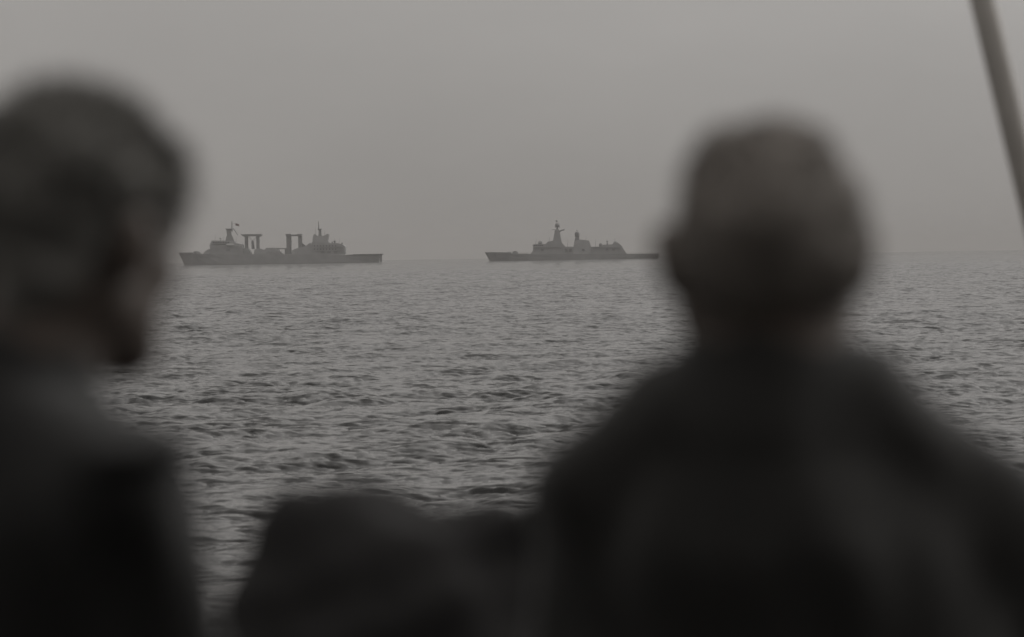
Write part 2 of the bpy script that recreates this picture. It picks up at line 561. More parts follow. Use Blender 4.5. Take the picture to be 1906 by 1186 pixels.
    # gantries
    def gantry(name, posts, beam, tops, foot, tw):
        g = MB()
        g.prism(PP(beam), tw)
        go = g.build(name, navy_dark, s)
        for pl, pr in posts:
            for sg in (-1, 1):
                (xa, za), (xb, _) = P(pl, foot), P(pr, foot)
                MB().box(xa, xb, sg * tw * 0.72 - 0.9, sg * tw * 0.72 + 0.9, za, P(pl, tops)[1]).build('gantry_post', navy_dark, go)
        return go
    g1 = gantry('cargo_gantry', ((459.2, 463.2), (480.6, 484.4)), [(452, 437), (490, 436.6), (489.5, 439.2), (485.5, 441.6), (480, 440.6), (463.5, 440.8), (459.5, 442), (455.5, 440.2)], 441, 474, 9.5)
    rg = MB()
    xa, za = P(472.5, 449.5); xb, zb = P(473.5, 464)
    for sg in (-1, 1):
        rg.tube((xa, sg * 6, za), (xb, sg * 8, zb), 0.55, 0.75, 8)
        rg.tube((P(465, 441)[0], sg * 6, P(465, 441)[1]), (xa, sg * 6, za), 0.12, n=5)
        rg.tube((P(481, 441)[0], sg * 6, P(481, 441)[1]), (xa, sg * 6, za), 0.12, n=5)
    tag(rg.build('fuel_hose', navy_dark, g1), kind='stuff')
    g2 = gantry('cargo_gantry', ((536.4, 543.8), (558.4, 564)), [(535, 436.4), (544.5, 436.2), (546, 437.6), (556, 437.6), (557, 436.6), (565, 436.4), (564.4, 440.4), (536.2, 440.4)], 440.5, 474, 8.5)
    br = MB().prism(PP([(563.8, 452), (571, 458), (571, 462), (563.8, 462)]), 2.5)
    br.prism(PP([(541, 448), (545.2, 449.5), (545.0, 452), (541, 452)]), 4)
    tag(br.build('gantry_bracket', navy_dark, g2), kind='stuff')
    # amidships: pipe deck, winch houses
    d = MB().prism(PP([(455.3, 474.5), (455.3, 463), (465, 463), (468.5, 468), (470.5, 474.5)]), 8)
    d.prism(PP([(476, 474.5), (477, 465.5), (481, 464), (487, 463.2), (493, 465.5), (497, 465), (501, 462.4), (512, 461.8), (520.5, 463.8), (523, 469), (530, 474.5)]), 9, 8)
    d.prism(PP([(546, 474.6), (546.5, 467.4), (552, 464.2), (560, 462), (572, 459), (577, 455), (580.5, 453), (583.5, 455.5), (585, 474.6)]), 9, 7.5)
    tag(d.build('winch_house', navy, s), kind='stuff')
    d = MB()
    for yy in (-7, -2.5, 2.5, 7):
        (xa, za), (xb, zb) = P(498, 463.3), P(537.5, 463.6)
        d.tube((xa, yy, za), (xb, yy, zb), 0.55, n=6)
    for px in (505, 515, 534):
        xa, za = P(px, 463.5)
        d.box(xa - 0.4, xa + 0.4, -7.6, 7.6, P(px, 474)[1], za - 0.4)
    tag(d.build('pipe_rack', navy_dark, s), kind='stuff')
    d = MB()
    for sg in (-1, 1):
        for k in range(3):
            xa, za = P(500 + k * 9, 474)
            d.box(xa, xa + 3.2, sg * 10.4 - 1.1, sg * 10.4 + 1.1, za, za + 2.4)
    tag(d.build('deck_locker', navy, s), kind='stuff')
    # aft superstructure with funnel and hangar
    a = MB().prism(PP([(584, 474.6), (584.2, 452), (613.5, 452), (618, 453.6), (631, 453.4), (640, 455.2), (645.8, 460), (644.6, 466), (643.4, 474.6)]), 11.8, 11.0)
    ao = a.build('aft_superstructure', navy, s)
    a = MB().prism(PP([(584.6, 452.2), (585.6, 441), (587.6, 436.6), (591.6, 437.4), (593, 439.8), (603, 440.2), (608.5, 438.6), (612.5, 435.6), (615.6, 436.8), (614.6, 444), (613, 448.6), (616, 452.2)]), 7.5, 6.0)
    a.build('funnel', navy, ao)
    a = MB().prism(PP([(595.2, 440.2), (596, 429.4), (600.4, 429.4), (601.6, 440.2)]), 1.3, 1.0)
    a.prism(PP([(595.6, 429.5), (593.8, 426.8), (601.6, 426.8), (600.8, 429.5)]), 1.2, 2.4)
    am = a.build('aft_mast', navy_dark, ao)
    a = MB()
    xa, za = P(596.2, 427); xb, zb = P(595.6, 413)
    a.tube((xa, 0, za), (xb, 0, zb), 0.6, 0.3, 7)
    a.build('pole', navy, am)
    a = MB()
    for px, py, r in ((625.2, 451, 1.1), (620.5, 452, 0.7), (639, 454.2, 0.8)):
        xa, za = P(px, py)
        a.tube((xa, 2, za - 1.4), (xa, 2, za), r * 0.5, n=6); a.ball((xa, 2, za + r * 0.3), r)
        if px == 625.2: a.tube((xa, 2, za), (xa, 2, za + 3.2), 0.12, n=5)
    tag(a.build('deck_gun', navy_dark, ao, True), kind='stuff')
    hd = MB()
    xa, za = P(643.6, 474)
    hd.box(xa + 0.7, xa + 0.85, -6, 6, za + 0.1, za + 5.5)
    hd.build('hangar_door', navy_dark, ao)
    wm = MB()
    for r_, py in enumerate((458.5, 464.5)):
        for i in range(8):
            xa, za = P(589 + i * 5.6, py)
            wm.box(xa - 0.4, xa + 0.4, -11.95, -11.3, za - 0.45, za + 0.45)
    tag(wm.build('porthole', glass_dark, ao), kind='stuff')
    for px, py, h_ in ((402, 448.8, 5.5), (418, 449, 4.0), (441, 453.5, 6.0), (589, 437.5, 6.5), (606, 440, 5.0), (633, 454, 4.5)):
        xa, za = P(px, py)
        MB().tube((xa, 3.0, za - 0.3), (xa + 0.5, 3.0, za + h_), 0.16, 0.08, 6).build('whip_antenna', navy_dark, s)
    for px0, px1, py in ((401, 436, 454.6), (600, 640, 461.5), (590, 640, 468.5)):
        (xa, za), (xb, _) = P(px0, py), P(px1, py)
        MB().box(xa, xb, -12.5, -10.2, za - 0.12, za + 0.12).build('side_walkway', navy_dark, s)
    for px, py in ((429, 466.2), (604, 470.2), (616, 470.2), (628, 470.2)):
        xa, za = P(px, py)
        MB().box(xa - 1.6, xa + 1.6, -12.05, -11.2, za - 1.0, za + 1.0).build('side_opening', navy_dark, s)
    rail(s, [(P(356, 471)[0], -9.0, P(356, 472)[1]), (X(384), -11.6, P(384, 473)[1])])
    rail(s, [(X(456), -12.2, P(456, 474)[1]), (X(536), -12.2, P(536, 474.2)[1])])
    return s

def build_frigate():
    PX = 2.41
    L = 134.0
    s = empty('frigate', (0, 0, 0))
    tag(s, 'grey naval frigate with a tall ball-topped radar mast and a gun on its foredeck', 'ship', 'warships on the horizon')
    def P(px, py):
        return ((px - 904) / PX - L / 2, (486.8 - py) / PX)
    def PP(lst): return [P(*q) for q in lst]
    X = lambda px: P(px, 480)[0]
    st = []
    for px, ww, wd, py, rake in ((917, 0.15, 0.25, 470.0, -5.4), (921, 1.0, 2.6, 470.2, -5.0), (930, 2.6, 5.0, 470.8, -3.0), (950, 5.2, 7.0, 471.6, -1.0),
                                 (985, 7.2, 7.9, 473.2, 0), (1040, 7.9, 8.0, 473.4, 0), (1120, 7.9, 8.0, 473.4, 0), (1180, 7.3, 7.9, 473.4, 0),
                                 (1226, 6.2, 7.4, 473.2, 0.6)):
        x, z = P(px, py)
        st.append((x, -3.5 if px < 1200 else -0.8, ww, wd, z, rake))
    hull_loft(st, navy, s)
    MB().prism(PP([(905.5, 471), (904.6, 469.6), (952.5, 470.2), (953.5, 472.8)]), 2.4, 3.0).build('bulwark', navy, s)
    g = MB().prism(PP([(955.2, 473.8), (956, 469.4), (958.5, 467.8), (963.2, 468), (965.6, 470), (966.2, 473.8)]), 2.0, 1.3)
    go = g.build('gun_turret', navy_dark, s)
    a, b = P(957, 470.2), P(945.5, 469.2)
    MB().tube((a[0], 0, a[1]), (b[0], 0, b[1]), 0.16, 0.12, 8).build('gun_barrel', navy_dark, go)
    MB().box(X(969), X(985), -3.5, 3.5, P(975, 474)[1], P(975, 472.6)[1]).build('missile_hatch', navy_dark, s)
    # forward superstructure
    f = MB().prism(PP([(989, 474), (993.6, 467), (994.2, 455), (1002, 454.8), (1017, 455), (1021.5, 450.4), (1031, 448.8), (1046.8, 452), (1053.5, 459.6), (1053.5, 474)]), 7.8, 6.4)
    fo = f.build('forward_superstructure', navy, s)
    wm = MB()
    xa, za = P(993.9, 457.6)
    for i in range(9):
        yy = -4.8 + i * 1.2
        wm.box(xa - 0.28, xa, yy - 0.45, yy + 0.45, za - 0.35, za + 0.45)
    for i in range(5):
        xb = xa + 1.2 + i * 1.5
        wm.box(xb - 0.5, xb + 0.5, -6.95, -6.6, za - 0.35, za + 0.4)
    tag(wm.build('bridge_window', glass_dark, fo), kind='stuff')
    a = MB()
    xa, za = P(1007.5, 453.2)
    a.tube((xa, 0, za - 1.2), (xa, 0, za), 1.3, n=12); a.ball((xa, 0, za + 0.25), 1.75)
    a.build('fire_control_radar', navy, fo, True)
    # main mast
    m = MB().prism(PP([(1030.6, 450), (1032.6, 440), (1034.2, 430), (1043.4, 430), (1045, 440), (1047.4, 453)]), 2.6, 1.7)
    m.prism(PP([(1034.6, 430), (1035.6, 427.6), (1042.2, 427.6), (1043, 430)]), 1.5, 1.3)
    mo = m.build('main_mast', navy, s)
    y = MB()
    za = P(1040, 428.4)[1]
    y.box(X(1029.2), X(1036), -0.35, 0.35, za - 0.15, za + 0.2)
    y.prism(PP([(1043, 431), (1045.5, 428.6), (1052.8, 427.6), (1053, 429), (1047, 430.6), (1043.4, 434)]), 0.4)
    y.tube((X(1036), -5.5, za - 1), (X(1036), 5.5, za - 1), 0.2, n=6)
    y.tube((X(1042), -4.5, za - 3), (X(1042), 4.5, za - 3), 0.2, n=6)
    y.build('yardarm', navy_dark, mo)
    r = MB()
    xa, za = P(1039.2, 420.4)
    r.tube((xa, 0, P(1039, 428)[1]), (xa, 0, za), 0.75, n=10)
    r.build('radar_pedestal', navy, mo, True)
    r = MB()
    r.box(-2.0, 2.0, -0.35, 0.35, -1.5, 1.5, 0.5, 0)
    r.box(-1.6, 1.6, 0.35, 0.8, -1.1, 1.1, 0.3, 0)
    r.ball((0, 0, 0), 1.75, 12, 8, 0.9)
    ca, sa = math.cos(R_(25)), math.sin(R_(25))
    r.v = [(xa + p[0] * ca - p[1] * sa, p[0] * sa + p[1] * ca, za + p[2]) for p in r.v]
    r.build('search_radar', navy_dark, mo)
    r = MB()
    xb, zb = P(1038, 411.6)
    r.tube((xa, 0, za + 1.5), (xb, 0, zb - 0.8), 0.3, 0.25, 8); r.ball((xb, 0, zb), 0.95)
    r.build('mast_head_radome', pale, mo, True)
    # boats amidships
    d = MB().prism(PP([(1053.3, 474), (1053.3, 459.9), (1069.5, 459.9), (1069.5, 474)]), 7.0, 6.4)
    d.build('midship_deckhouse', navy, s)
    d = MB()
    for px in (1055.5, 1063):
        xa, za = P(px, 467.5)
        d.box(xa - 1.1, xa + 1.1, -7.35, -6.8, za - 0.9, za + 1.6)
    tag(d.build('boat_bay', navy_dark, s), kind='stuff')
    # aft mast, funnel
    f = MB().prism(PP([(1068.4, 474), (1069.6, 458), (1070.8, 449), (1082, 446.6), (1097.6, 448.8), (1099.2, 453), (1101.6, 460), (1103.5, 474)]), 7.4, 4.2)
    fu = f.build('funnel', navy, s)
    f = MB().prism(PP([(1071.2, 450), (1072.8, 441), (1079.4, 441), (1080.6, 450)]), 1.9, 1.5)
    am = f.build('aft_mast', navy_dark, s)
    f = MB()
    xa, za = P(1076, 436.6)
    f.tube((xa, 0, P(1076, 441)[1]), (xa, 0, za), 1.8, 1.9, 12); f.ball((xa, 0, za), 1.95)
    f.build('tracking_radar', navy_dark, am, True)
    f = MB()
    xb, zb = P(1076, 429)
    f.tube((xa, 0, za), (xb, 0, zb), 0.22, 0.15, 6); f.ball((xb, 0, zb), 0.6)
    f.build('mast_head_radome', pale, am, True)
    # hangar block
    h = MB().prism(PP([(1101.4, 474), (1101.4, 460.2), (1121, 460), (1124.5, 456.6), (1141, 456), (1144, 453), (1151, 452.4), (1158.5, 458.6), (1163.6, 468), (1168.6, 474)]), 7.6, 6.6)
    ho = h.build('hangar', navy, s)
    for px, sg in ((1119.8, -1), (1119.8, 1)):
        h = MB()
        xa, za = P(px, 458)
        h.tube((xa, sg * 3, za - 1.2), (xa, sg * 3, za + 0.3), 1.1, n=10)
        h.ball((xa, sg * 3, za + 0.5), 1.4)
        h.tube((xa, sg * 3, za + 0.3), (xa + 2.2, sg * 3, za + 0.2), 0.16, n=6)
        h.build('close_in_gun', navy_dark, ho, True)
    h = MB()
    xa, za = P(1132.2, 452)
    h.tube((xa, 0, za - 1.8), (xa, 0, za + 0.6), 0.55, 0.4, 8); h.ball((xa, 0, za + 0.7), 0.8)
    h.build('satellite_dome', navy, ho, True)
    h = MB()
    xa, za = P(1147, 453)
    h.ball((xa, 0, za), 1.5)
    h.build('aft_radome', navy, ho, True)
    for px, py, h_ in ((999, 455, 4.5), (1024, 450, 3.5), (1058, 460, 5.5), (1092, 448.5, 3.5), (1110, 460, 6.0), (1146, 453, 4.0)):
        xa, za = P(px, py)
        MB().tube((xa, 2.4, za - 0.3), (xa + 0.4, 2.4, za + h_), 0.14, 0.07, 6).build('whip_antenna', navy_dark, s)
    for px, py in ((1011, 466), (1087, 466), (1131, 465.5), (1143, 465.5)):
        xa, za = P(px, py)
        MB().box(xa - 1.0, xa + 1.0, -7.75, -7.0, za - 0.8, za + 0.8).build('side_opening', navy_dark, s)
    for px0, px1, py in ((996, 1046, 461.5), (1105, 1156, 462)):
        (xa, za), (xb, _) = P(px0, py), P(px1, py)
        MB().box(xa, xb, -7.9, -6.6, za - 0.1, za + 0.1).build('side_walkway', navy_dark, s)
    rail(s, [(X(1169), -7.7, P(1169, 473.4)[1]), (X(1225), -7.3, P(1225, 473.3)[1])], 0.9)
    rail(s, [(X(966), -7.3, P(966, 472.4)[1]), (X(990), -7.7, P(990, 473.3)[1])], 0.9)
    return s

sup = build_supply_ship()
sup.location = ((335 + 178.5 * 2.12 / 2 - 953) / 6000 * 2830, 2830, -2830 ** 2 / (2 * 6.371e6))
fri = build_frigate()
fri.location = ((904 + 134 * 2.41 / 2 - 953) / 6000 * 2490, 2490, -2490 ** 2 / (2 * 6.371e6) - 0.9)
fri.rotation_euler = (0, R_(0.75), 0)

# ------------------------------------------------------------------ bodies: implicit shapes, one continuous skin
def surface_nets(F, org, h):
    S = F < 0
    c = np.zeros(tuple(n - 1 for n in F.shape), dtype=np.int8)
    for a in (0, 1):
        for b in (0, 1):
            for d in (0, 1):
                c += S[a:F.shape[0] - 1 + a, b:F.shape[1] - 1 + b, d:F.shape[2] - 1 + d]
    act = (c > 0) & (c < 8)
    ijk = np.argwhere(act)
    vid = -np.ones(act.shape, dtype=np.int64)
    vid[act] = np.arange(len(ijk))
    acc = np.zeros((len(ijk), 3)); cnt = np.zeros(len(ijk))
    cor = [(a, b, d) for a in (0, 1) for b in (0, 1) for d in (0, 1)]
    val = {q: F[ijk[:, 0] + q[0], ijk[:, 1] + q[1], ijk[:, 2] + q[2]] for q in cor}
    for q in cor:
        for ax in range(3):
            if q[ax] == 0:
                q2 = list(q); q2[ax] = 1; q2 = tuple(q2)
                m = (val[q] < 0) != (val[q2] < 0)
                t = val[q][m] / (val[q][m] - val[q2][m])
                p = np.repeat(np.array(q, float)[None], m.sum(), 0)
                p[:, ax] += t
                acc[m] += p; cnt[m] += 1
    co = (ijk + acc / cnt[:, None]) * h + np.array(org)
    quads = []
    for ax in range(3):
        sl0 = [slice(1, -1)] * 3; sl1 = [slice(1, -1)] * 3
        sl0[ax] = slice(0, -1); sl1[ax] = slice(1, None)
        A, B = S[tuple(sl0)], S[tuple(sl1)]
        e = np.argwhere(A != B)
        if not len(e): continue
        sgn = A[e[:, 0], e[:, 1], e[:, 2]]
        base = e + 1; base[:, ax] -= 1
        u, v = [(1, 2), (2, 0), (0, 1)][ax]
        def cell(du, dv):
            b = base.copy(); b[:, u] -= du; b[:, v] -= dv
            return vid[b[:, 0], b[:, 1], b[:, 2]]
        q = np.stack([cell(1, 1), cell(0, 1), cell(0, 0), cell(1, 0)], -1)
        q[~sgn] = q[~sgn][:, ::-1]
        quads.append(q)
    q = np.concatenate(quads)
    q = q[(q >= 0).all(1)]
    return co, q

def rc(a, b, ra, rb, k=0.02, sy=1.0, neg=False):
    return dict(t='rc', a=a, b=b, ra=ra, rb=rb, k=k, sy=sy, neg=neg)
def el(c, r, k=0.02, neg=False):
    return dict(t='el', a=c, r=r, k=k, neg=neg)

def sdf_mesh(name, prims, h, mat, parent, warp=None, smooth_it=2):
    lo = np.full(3, 1e9); hi = -lo
    for p in prims:
        if p['neg']: continue
        if p['t'] == 'rc':
            for q, r in ((p['a'], p['ra']), (p['b'], p['rb'])):
                lo = np.minimum(lo, np.array(q) - r * max(1, p['sy'])); hi = np.maximum(hi, np.array(q) + r * max(1, p['sy']))
        else:
            lo = np.minimum(lo, np.array(p['a']) - np.array(p['r'])); hi = np.maximum(hi, np.array(p['a']) + np.array(p['r']))
    lo -= 0.05; hi += 0.05
    n = np.ceil((hi - lo) / h).astype(int) + 1
    F = np.full(tuple(n), 0.2, dtype=np.float32)
    ax = [lo[i] + np.arange(n[i]) * h for i in range(3)]
    for p in prims:
        if p['t'] == 'rc':
            m = max(p['ra'], p['rb']) * max(1, p['sy'])
            pl = np.minimum(p['a'], p['b']) - m; ph = np.maximum(p['a'], p['b']) + m
        else:
            pl = np.array(p['a']) - np.array(p['r']); ph = np.array(p['a']) + np.array(p['r'])
        mg = 0.04 + p['k']
        i0 = np.maximum(((pl - mg - lo) / h).astype(int), 0)
        i1 = np.minimum(((ph + mg - lo) / h).astype(int) + 2, n)
        X, Y, Z = np.meshgrid(ax[0][i0[0]:i1[0]], ax[1][i0[1]:i1[1]], ax[2][i0[2]:i1[2]], indexing='ij')
        if p['t'] == 'rc':
            a, b = np.array(p['a'], float), np.array(p['b'], float)
            s = np.array([1, p['sy'], 1.0])
            q = np.stack([X, Y, Z], -1) / s; a = a / s; b = b / s
            ab = b - a
            t = np.clip(((q - a) @ ab) / max(ab @ ab, 1e-9), 0, 1)
            d = np.linalg.norm(q - a - t[..., None] * ab, axis=-1) - (p['ra'] + (p['rb'] - p['ra']) * t)
            d = d * min(1, p['sy'])
        else:
            r = np.array(p['r'], float)
            q = np.stack([X, Y, Z], -1) - np.array(p['a'])
            k0 = np.linalg.norm(q / r, axis=-1); k1 = np.linalg.norm(q / r ** 2, axis=-1)
            d = k0 * (k0 - 1) / np.maximum(k1, 1e-6)
        sub = F[i0[0]:i1[0], i0[1]:i1[1], i0[2]:i1[2]]
        k = p['k']
        if p['neg']:
            d = -d
            w = np.clip(0.5 - 0.5 * (d - sub) / k, 0, 1)
            res = sub * w + d * (1 - w) + k * w * (1 - w)
        else:
            w = np.clip(0.5 + 0.5 * (d - sub) / k, 0, 1)
            res = d * (1 - w) + sub * w - k * w * (1 - w)
        F[i0[0]:i1[0], i0[1]:i1[1], i0[2]:i1[2]] = res
    co, q = surface_nets(F, lo, h)
    if warp is not None:
        co = warp(co)
    me = bpy.data.meshes.new(name)
    me.from_pydata(co.tolist(), [], q.tolist())
    bm = bmesh.new(); bm.from_mesh(me)
    for _ in range(smooth_it):
        bmesh.ops.smooth_vert(bm, verts=bm.verts, factor=0.5, use_axis_x=True, use_axis_y=True, use_axis_z=True)
    bmesh.ops.recalc_face_normals(bm, faces=bm.faces)
    bm.to_mesh(me); bm.free()
    return link_mesh(name, me, mat, parent, True)

def lump(seed, scale, amp):
    """smooth pseudo-noise displacement, used for folds of cloth and tousled hair"""
    g = np.random.default_rng(seed)
    K = g.normal(size=(14, 3)) * scale
    ph = g.uniform(0, 6.28, 14)
    D = g.normal(size=(14, 3)); D /= np.linalg.norm(D, axis=1)[:, None]
    def w(co):
        return co + amp * (np.sin(co @ K.T + ph) @ D) / 3.0
    return w

skin_m = mat_simple('skin', (0.10, 0.079, 0.067), 0.55, 0.15, 30, 0.25, 2.0)
hair_m = mat_simple('dark_hair', (0.185, 0.178, 0.165), 0.8, 0.08, 60)
hair_g = mat_simple('greying_hair', (0.19, 0.171, 0.154), 0.8, 0.08, 60)
jacket_a = mat_simple('charcoal_jacket_cloth', (0.019, 0.0185, 0.018), 0.85, 0.25, 12, 0.4, 250, spec=0.1, sheen=0.3)
jacket_b = mat_simple('black_jacket_cloth', (0.031, 0.030, 0.0285), 0.9, 0.25, 12, 0.4, 250, spec=0.1, sheen=0.3)
trouser_m = mat_simple('dark_trouser_cloth', (0.02, 0.02, 0.025), 0.9, 0.2, 10, 0.3, 200)
shoe_m = mat_simple('black_shoe_leather', (0.015, 0.014, 0.013), 0.5, 0.1, 20)
canvas_m = mat_simple('dark_canvas', (0.030, 0.029, 0.029), 0.85, 0.25, 9, 0.5, 180, spec=0.1)
cord_m = mat_simple('cover_cord', (0.05, 0.047, 0.042), 0.8, 0.2, 40)
eye_m = mat_simple('eye_white', (0.6, 0.58, 0.55), 0.3, 0.05, 20)

def xf(prims, piv, yaw=0.0, pitch=0.0, tilt=0.0, off=(0, 0, 0)):
    """turn head pieces about the neck (ellipsoids keep their axes: only small turns)"""
    M = Matrix.Rotation(yaw, 3, 'Z') @ Matrix.Rotation(pitch, 3, 'X') @ Matrix.Rotation(tilt, 3, 'Y')
    pv = Vector(piv)
    res = []
    for p in prims:
        p = dict(p)
        p['a'] = tuple(M @ (Vector(p['a']) - pv) + pv + Vector(off))
        if 'b' in p: p['b'] = tuple(M @ (Vector(p['b']) - pv) + pv + Vector(off))
        res.append(p)
    return res

def head_prims():
    P = [el((0, -0.010, 1.658), (0.064, 0.088, 0.074), 0.02),
         el((0, -0.034, 1.634), (0.068, 0.062, 0.070), 0.03),
         el((0, 0.040, 1.615), (0.061, 0.055, 0.078), 0.03),
         rc((-0.05, 0.0, 1.585), (-0.012, 0.070, 1.550), 0.026, 0.022, 0.03),
         rc((0.05, 0.0, 1.585), (0.012, 0.070, 1.550), 0.026, 0.022, 0.03),
         el((0, 0.080, 1.547), (0.024, 0.020, 0.019), 0.02),
         rc((-0.045, 0.078, 1.660), (0.045, 0.078, 1.660), 0.013, 0.013, 0.02),
         rc((0, 0.090, 1.650), (0, 0.112, 1.612), 0.009, 0.014, 0.012),
         el((-0.012, 0.101, 1.606), (0.010, 0.012, 0.009), 0.008), el((0.012, 0.101, 1.606), (0.010, 0.012, 0.009), 0.008),
         el((-0.040, 0.066, 1.618), (0.022, 0.020, 0.018), 0.02), el((0.040, 0.066, 1.618), (0.022, 0.020, 0.018), 0.02),
         el((-0.031, 0.098, 1.641), (0.017, 0.018, 0.011), 0.012, True), el((0.031, 0.098, 1.641), (0.017, 0.018, 0.011), 0.012, True),
         rc((-0.018, 0.092, 1.581), (0.018, 0.092, 1.581), 0.007, 0.007, 0.006),
         rc((-0.015, 0.091, 1.570), (0.015, 0.091, 1.570), 0.008, 0.008, 0.006),
         el((-0.089, -0.010, 1.626), (0.012, 0.020, 0.032), 0.008), el((0.089, -0.010, 1.626), (0.012, 0.020, 0.032), 0.008),
         el((-0.094, -0.006, 1.638), (0.010, 0.016, 0.020), 0.006), el((0.094, -0.006, 1.638), (0.010, 0.016, 0.020), 0.006)]
    return P

def hand_prims(wrist, dirn, side, curl=0.5):
    """palm and five unequal fingers hanging from the wrist; palm faces the thigh, side = +1 right hand"""
    d = Vector(dirn).normalized()
    f = Vector((0, 1, 0)); f = (f - d * f.dot(d)).normalized()       # towards the thumb
    n = d.cross(f) * side                                           # palm normal
    if n.x * side > 0: n = -n
    w = Vector(wrist)
    pr = [rc(tuple(w + d * 0.02 - f * 0.012), tuple(w + d * 0.085 - f * 0.02), 0.019, 0.017, 0.02),
          rc(tuple(w + d * 0.02 + f * 0.012), tuple(w + d * 0.085 + f * 0.020), 0.019, 0.017, 0.02)]
    for i, ln in enumerate((0.072, 0.082, 0.077, 0.060)):
        o = w + d * 0.09 + f * (0.028 - i * 0.019)
        p1 = o + (d * math.cos(curl * 0.5) + n * math.sin(curl * 0.5)) * ln * 0.48
        p2 = p1 + (d * math.cos(curl * 1.3) + n * math.sin(curl * 1.3)) * ln * 0.30
        p3 = p2 + (d * math.cos(curl * 1.9) + n * math.sin(curl * 1.9)) * ln * 0.22
        pr += [rc(tuple(o), tuple(p1), 0.0092, 0.0086, 0.004), rc(tuple(p1), tuple(p2), 0.0086, 0.0080, 0.004), rc(tuple(p2), tuple(p3), 0.0080, 0.0072, 0.004)]
    t0 = w + d * 0.025 + f * 0.026
    t1 = t0 + (d * 0.6 + f * 0.6 + n * 0.35).normalized() * 0.042
    t2 = t1 + (d * 0.85 + f * 0.25 + n * 0.4).normalized() * 0.034
    pr += [rc(tuple(t0), tuple(t1), 0.0125, 0.0105, 0.010), rc(tuple(t1), tuple(t2), 0.0105, 0.0085, 0.004)]
    return pr

def hair_strands(obj, n, length, seed, droop=0.25, zmin=None, width=0.0012):
    """adds fine locks standing off the hair surface to its outline"""
    me = obj.data
    g = np.random.default_rng(seed)
    nv = len(me.vertices)
    co = np.empty(nv * 3); me.vertices.foreach_get('co', co); co = co.reshape(-1, 3)
    no = np.empty(nv * 3); me.vertices.foreach_get('normal', no); no = no.reshape(-1, 3)
    ok = np.arange(nv)
    if zmin is not None: ok = ok[co[:, 2] > zmin]
    pick = g.choice(ok, n)
    V, Fc = [], []
    for i in pick:
        p = Vector(co[i]); d = Vector(no[i]) * 0.8 + Vector(g.normal(size=3)) * 0.45
        d.normalize()
        ln = length * g.uniform(0.5, 1.3)
        sidev = d.cross(Vector(g.normal(size=3))).normalized()
        up = d.cross(sidev)
        base = len(V)
        for s_, wd in ((-0.1, 1.0), (0.4, 0.9), (0.75, 0.65)):
            c = p + d * ln * s_ + Vector((0, 0, -droop * ln * s_ * abs(s_))) + sidev * (0.25 * ln * s_ * s_)
            for q in range(3):
                an = q * 2.0944
                V.append(c + (sidev * math.cos(an) + up * math.sin(an)) * width * wd)
        V.append(p + d * ln + Vector((0, 0, -droop * ln)) + sidev * 0.25 * ln)
        for lv in (0, 3):
            for q in range(3):
                Fc.append((base + lv + q, base + lv + (q + 1) % 3, base + lv + 3 + (q + 1) % 3, base + lv + 3 + q))
        for q in range(3):
            Fc.append((base + 6 + q, base + 6 + (q + 1) % 3, base + 9))
    m2 = bpy.data.meshes.new('locks')
    m2.from_pydata([tuple(v) for v in V], [], Fc)
    bm = bmesh.new(); bm.from_mesh(me); bm.from_mesh(m2)
    bm.to_mesh(me); bm.free()
    bpy.data.meshes.remove(m2)
    me.polygons.foreach_set('use_smooth', np.ones(len(me.polygons), dtype=bool))

def lower_body():
    body, trou, shoe = [], [], {}
    for sg in (-1, 1):
        hip, kn, an = (sg * 0.095, 0.0, 0.93), (sg * 0.115, 0.02, 0.50), (sg * 0.125, -0.01, 0.09)
        body += [rc(hip, kn, 0.078, 0.052, 0.03), rc(kn, an, 0.053, 0.036, 0.02), rc(an, (sg * 0.14, 0.13, 0.035), 0.036, 0.026, 0.02)]
        trou += [rc(hip, kn, 0.100, 0.078, 0.03), rc(kn, (an[0], an[1], 0.085), 0.077, 0.066, 0.02)]
        shoe[sg] = [rc((sg * 0.125, -0.045, 0.045), (sg * 0.142, 0.15, 0.036), 0.044, 0.036, 0.02), rc(an, (sg * 0.127, 0.0, 0.055), 0.042, 0.045, 0.03)]
    body += [rc((0, 0, 0.90), (0, 0, 1.02), 0.125, 0.12, 0.04, 0.75)]
    trou += [rc((0, 0, 0.90), (0, 0, 1.03), 0.150, 0.145, 0.04, 0.78)]
    return body, trou, shoe

